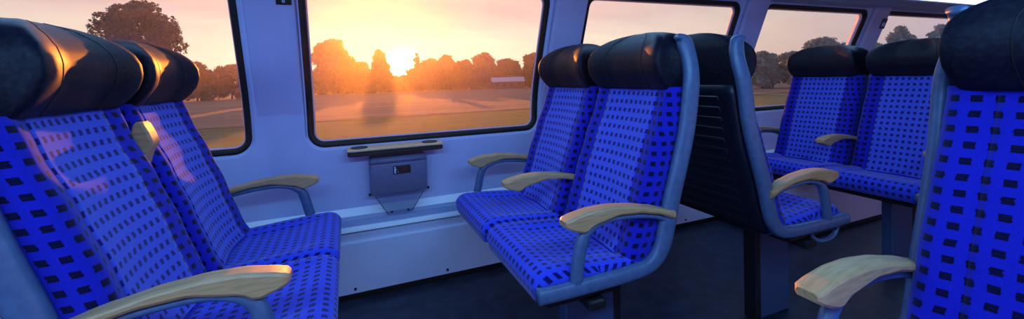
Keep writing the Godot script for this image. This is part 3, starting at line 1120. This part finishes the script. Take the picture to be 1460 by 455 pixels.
func landscape() -> void:
	make_clump()
	var gm := MB.new()
	gm.quad_h(Vector3(-420, -3, -215), Vector3(420, -3, -215), Vector3(420, -3, 120), Vector3(-420, -3, 120), Vector3.UP)
	var grass := mat(Color.WHITE, 0.95)
	grass.albedo_texture = noise_tex(0.02, Color(0.24, 0.32, 0.06), Color(0.40, 0.46, 0.12), 31)
	grass.uv1_triplanar = true
	grass.uv1_world_triplanar = true
	grass.uv1_scale = Vector3(0.02, 0.1, 0.12)
	struct("ground", gm.mesh(false), grass, "olive green meadow beside the railway line", "ground")
	var fm := MB.new()
	fm.quad_h(Vector3(-410, -2.96, -212), Vector3(410, -2.96, -212), Vector3(410, -2.96, -50), Vector3(-410, -2.96, -44), Vector3.UP)
	var corn := mat(Color.WHITE, 0.95)
	corn.albedo_texture = noise_tex(0.02, Color(0.44, 0.35, 0.23), Color(0.60, 0.49, 0.34), 32)
	corn.uv1_triplanar = true
	corn.uv1_world_triplanar = true
	corn.uv1_scale = Vector3(0.006, 0.05, 0.06)
	tag(part("field", fm.mesh(false), corn, self), "pale tan stubble field stretching to the tree line", "field", "", "stuff")
	var dark := Color(0.085, 0.075, 0.035)
	var warm := Color(0.12, 0.085, 0.04)
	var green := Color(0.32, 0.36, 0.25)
	tree(-20.2, 9.0, 7.6, 80, "big round solitary tree filling the left window above the headrest", Color(0.085, 0.08, 0.035), 0.36, 3200)
	tree(-32.5, 8.9, 6.0, 80, "tree crown peeping in at the top left corner", dark, 0.36, 1400)
	tree(-12.6, 2.4, 4.4, 150, "bushy tree right of the big tree beside the left window's edge", warm, 0.02, 1500)
	tree(-15.8, 2.7, 4.0, 145, "bushy tree just right of the far left headrests", dark, 0.02, 1500)
	tree(-19.5, 2.3, 5.0, 150, "low tree behind the headrests below the big tree", dark, 0.02, 1200)
	tree(-9.0, 2.2, 4.0, 150, "tree hidden behind the first pillar", warm, 0.02, 900)
	tree(-6.0, 3.2, 4.0, 160, "tree beside the sun window's left seal, behind the pillar", warm, 0.02, 900)
	tree(-1.6, 5.6, 5.4, 160, "tallest dark tree at the left end of the sun window", warm, 0.02, 3600)
	tree(1.9, 2.7, 3.4, 165, "low shoulder of tree left of the sun, between two taller crowns", warm, 0.02, 1200)
	tree(4.2, 4.25, 3.0, 160, "pointed tree directly left of the setting sun", warm, 0.02, 2000, "", "tree", "cone")
	tree(7.0, 0.75, 3.4, 170, "low shrub growing right under the setting sun", warm, 0.02, 700, "", "bush")
	tree(9.1, 3.7, 0.9, 165, "thin wispy tree right beside the setting sun", warm, 0.1, 260)
	tree(10.9, 2.9, 3.4, 165, "bushy tree first in the row right of the sun", warm, 0.02, 1500)
	tree(13.2, 3.4, 2.8, 170, "rounded tree second in the row right of the sun", warm, 0.02, 1500)
	tree(15.6, 2.7, 3.2, 165, "low spreading tree third in the row right of the sun", dark, 0.02, 1400)
	tree(18.4, 3.6, 3.6, 170, "tall rounded tree behind the left end of the white building", dark, 0.02, 2200)
	tree(21.8, 2.7, 3.8, 172, "low wide tree behind the white roofed building", dark, 0.02, 1800)
	tree(25.6, 3.4, 4.0, 160, "dark tree at the right edge of the sun window", dark, 0.02, 2200)
	tree(29.5, 3.0, 4.0, 160, "tree hidden behind the second pillar", dark, 0.02, 1000)
	for i in 5:
		tree(33.5 + 4.2 * i, 2.2 + 0.3 * (i % 2), 5.0, 150, "tree screened by the middle headrests", dark, 0.02, 900, "trees behind the middle headrests")
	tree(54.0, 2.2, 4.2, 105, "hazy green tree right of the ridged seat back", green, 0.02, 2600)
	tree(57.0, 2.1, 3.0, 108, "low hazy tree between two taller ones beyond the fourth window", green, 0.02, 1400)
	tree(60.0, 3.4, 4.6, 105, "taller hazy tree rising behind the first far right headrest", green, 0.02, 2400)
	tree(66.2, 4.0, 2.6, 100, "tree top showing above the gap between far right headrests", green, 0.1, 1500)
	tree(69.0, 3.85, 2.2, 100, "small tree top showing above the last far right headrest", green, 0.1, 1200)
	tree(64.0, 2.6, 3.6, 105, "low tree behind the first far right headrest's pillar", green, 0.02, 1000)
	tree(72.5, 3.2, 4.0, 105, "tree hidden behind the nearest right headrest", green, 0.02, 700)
	for i in 16:
		tree(-3.5 + 2.05 * i, (0.5 if i == 5 else 1.5) + 0.25 * sin(i * 2.3), 2.8, 158 + 5 * sin(i * 1.7), "low dark scrub growing along the foot of the far tree line", warm if i < 8 else dark, 0.0, 900, "scrub along the far tree line", "bush")
	# low white roofed building before the trees
	var b := thing("farm_building", "long low building with white roof in front of the trees", "building", dir_of(21.6, 0) * 150 + Vector3(0, -2.95, 0), deg_to_rad(-14))
	part("wall", bevel_box(Vector3(11.5, 2.6, 5.0), Vector3(0, 1.3, 0), 0.05).mesh(), mat(Color(0.36, 0.30, 0.27), 0.9), b)
	var rp := PackedVector2Array([Vector2(-3.0, 2.55), Vector2(0.0, 4.1), Vector2(3.0, 2.55), Vector2(3.0, 2.75), Vector2(0, 4.3), Vector2(-3.0, 2.75)])
	part("roof", prism_x(rp, -6.1, 6.1).mesh(), mat(Color(0.72, 0.70, 0.70), 0.6), b)
	for x in [-4.2, -1.6, 1.2, 4.0]:
		part("window_opening", bevel_box(Vector3(1.0, 0.9, 0.1), Vector3(x, 1.5, 2.52), 0.02).mesh(), mat(Color(0.05, 0.05, 0.06), 0.3), b)


const LAMP_FAR := 2.3
const LAMP_NEAR := 4.6


func _ready() -> void:
	rng.seed = 7
	# camera
	var cam := Camera3D.new()
	cam.name = "camera"
	var psi := deg_to_rad(22.2)
	var pit := deg_to_rad(-1.5)
	var rol := deg_to_rad(1.7)
	var f := Vector3(sin(psi) * cos(pit), sin(pit), -cos(psi) * cos(pit))
	var r := Vector3(cos(psi), 0, sin(psi))
	var u := r.cross(f)
	var r2 := r * cos(rol) - u * sin(rol)
	var u2 := r * sin(rol) + u * cos(rol)
	cam.transform = Transform3D(Basis(r2, u2, -f), Vector3(0, EYE, 0))
	cam.projection = Camera3D.PROJECTION_FRUSTUM
	cam.near = 0.05
	cam.far = 2000.0
	cam.size = 0.05 * 455.0 / 575.0
	cam.frustum_offset = Vector2(0.0, -0.05 * 101.5 / 575.0)
	add_child(cam)
	cam.current = true
	# sky and exposure
	var env := Environment.new()
	env.background_mode = Environment.BG_SKY
	env.sky = make_sky()
	env.tonemap_mode = Environment.TONE_MAPPER_LINEAR
	env.tonemap_exposure = 1.0
	env.sdfgi_enabled = true
	env.ssao_enabled = true
	env.ssil_enabled = true
	# evening haze between the train and the tree line
	env.volumetric_fog_enabled = true
	env.volumetric_fog_density = 0.0009
	env.volumetric_fog_albedo = Color(1.0, 0.93, 0.85)
	env.volumetric_fog_anisotropy = 0.83
	var we := WorldEnvironment.new()
	we.name = "world_environment"
	we.environment = env
	add_child(we)
	# the low sun
	var sun := DirectionalLight3D.new()
	sun.name = "sun"
	sun.light_color = Color(1.0, 0.56, 0.20)
	sun.light_energy = 1.9
	sun.light_angular_distance = 0.6
	sun.shadow_enabled = true
	add_child(sun)
	sun.look_at_from_position(dir_of(BEAM_AZ, BEAM_EL) * 10.0, Vector3.ZERO, Vector3.UP)
	make_materials()
	carriage()
	# seats; the pairs by the far wall stand at z -1.64 (window) and -1.19 (aisle)
	var zw := -1.64
	var za := -1.19
	var gl := "blue train seats in pairs"
	make_seat("blue patterned aisle seat nearest on the left, facing right, sun streaks on its back", Vector3(-0.04, 0.0, za), 0, 1, 0, -1, true, [0.1, 0.3, 0.0, 1], gl, 0.018)
	make_seat("blue patterned window seat on the left beside the upright folded armrest", Vector3(-0.04, 0.0, zw), 0, 0, -1, 0, false, [], gl, 0.018)
	make_seat("blue patterned aisle seat of the middle pair with grey side frame, facing left", Vector3(0.445, 0, za), PI, -1, 0, 1, false, [0.2, 0.405, 0.0, 1], gl)
	make_seat("blue patterned window seat of the middle pair beside the narrow window table", Vector3(0.445, 0, zw), PI, 0, 1, 0, false, [], gl)
	var c2 := make_seat("aisle seat showing its dark ridged back, behind the middle pair", Vector3(1.797, 0, za), 0, 1, 0, -1, true, [0.035, 0.235, 0.0, 1], gl)
	var loop := PackedVector3Array()
	for q in [[0.02, 0.452], [0.025, 0.415], [0.055, 0.388], [0.11, 0.382], [0.16, 0.396], [0.19, 0.43]]:
		loop.append(Vector3(-q[0], q[1], 0.205))
	part("foot_loop", tube(smooth_path(loop, 5), PackedFloat32Array([0.009]), 8).mesh(), M.frame, c2)
	make_seat("window seat mostly hidden behind the ridged seat back", Vector3(1.797, 0, zw), 0, 0, -1, 0, false, [], gl)
	make_seat("blue patterned aisle seat far right, partly behind the nearest right seat", Vector3(2.32, 0, za), PI, -1, 0, 1, false, [0.24, 0.44, 0.0, 1], gl)
	make_seat("blue patterned window seat far right under the fourth window, facing left", Vector3(2.32, 0, zw), PI, 0, 1, 0, false, [], gl)
	make_seat("blue patterned seat cut off by the right edge across the aisle, nearest", Vector3(0.66, 0, -0.235), PI, 1, 0, 0, false, [0.1, 0.3, 0.0, 1], gl, 0.0, false)
	make_seat("seat back to back with the nearest left seat, at the left edge", Vector3(-1.37, 0, za), PI, -1, 0, 1, false, [0.2, 0.4, 0.0, 1], gl)
	var box := thing("equipment_box", "pale grey box on the floor under the far right window seat", "box", Vector3(2.92, 0, -1.82))
	part("box_body", bevel_box(Vector3(1.06, 0.34, 0.44), Vector3(0, 0.20, 0), 0.006).mesh(), M.heater, box)
	part("plinth", bevel_box(Vector3(1.04, 0.03, 0.42), Vector3(0, 0.015, 0), 0.003).mesh(), M.dark, box)
	fittings()
	landscape()
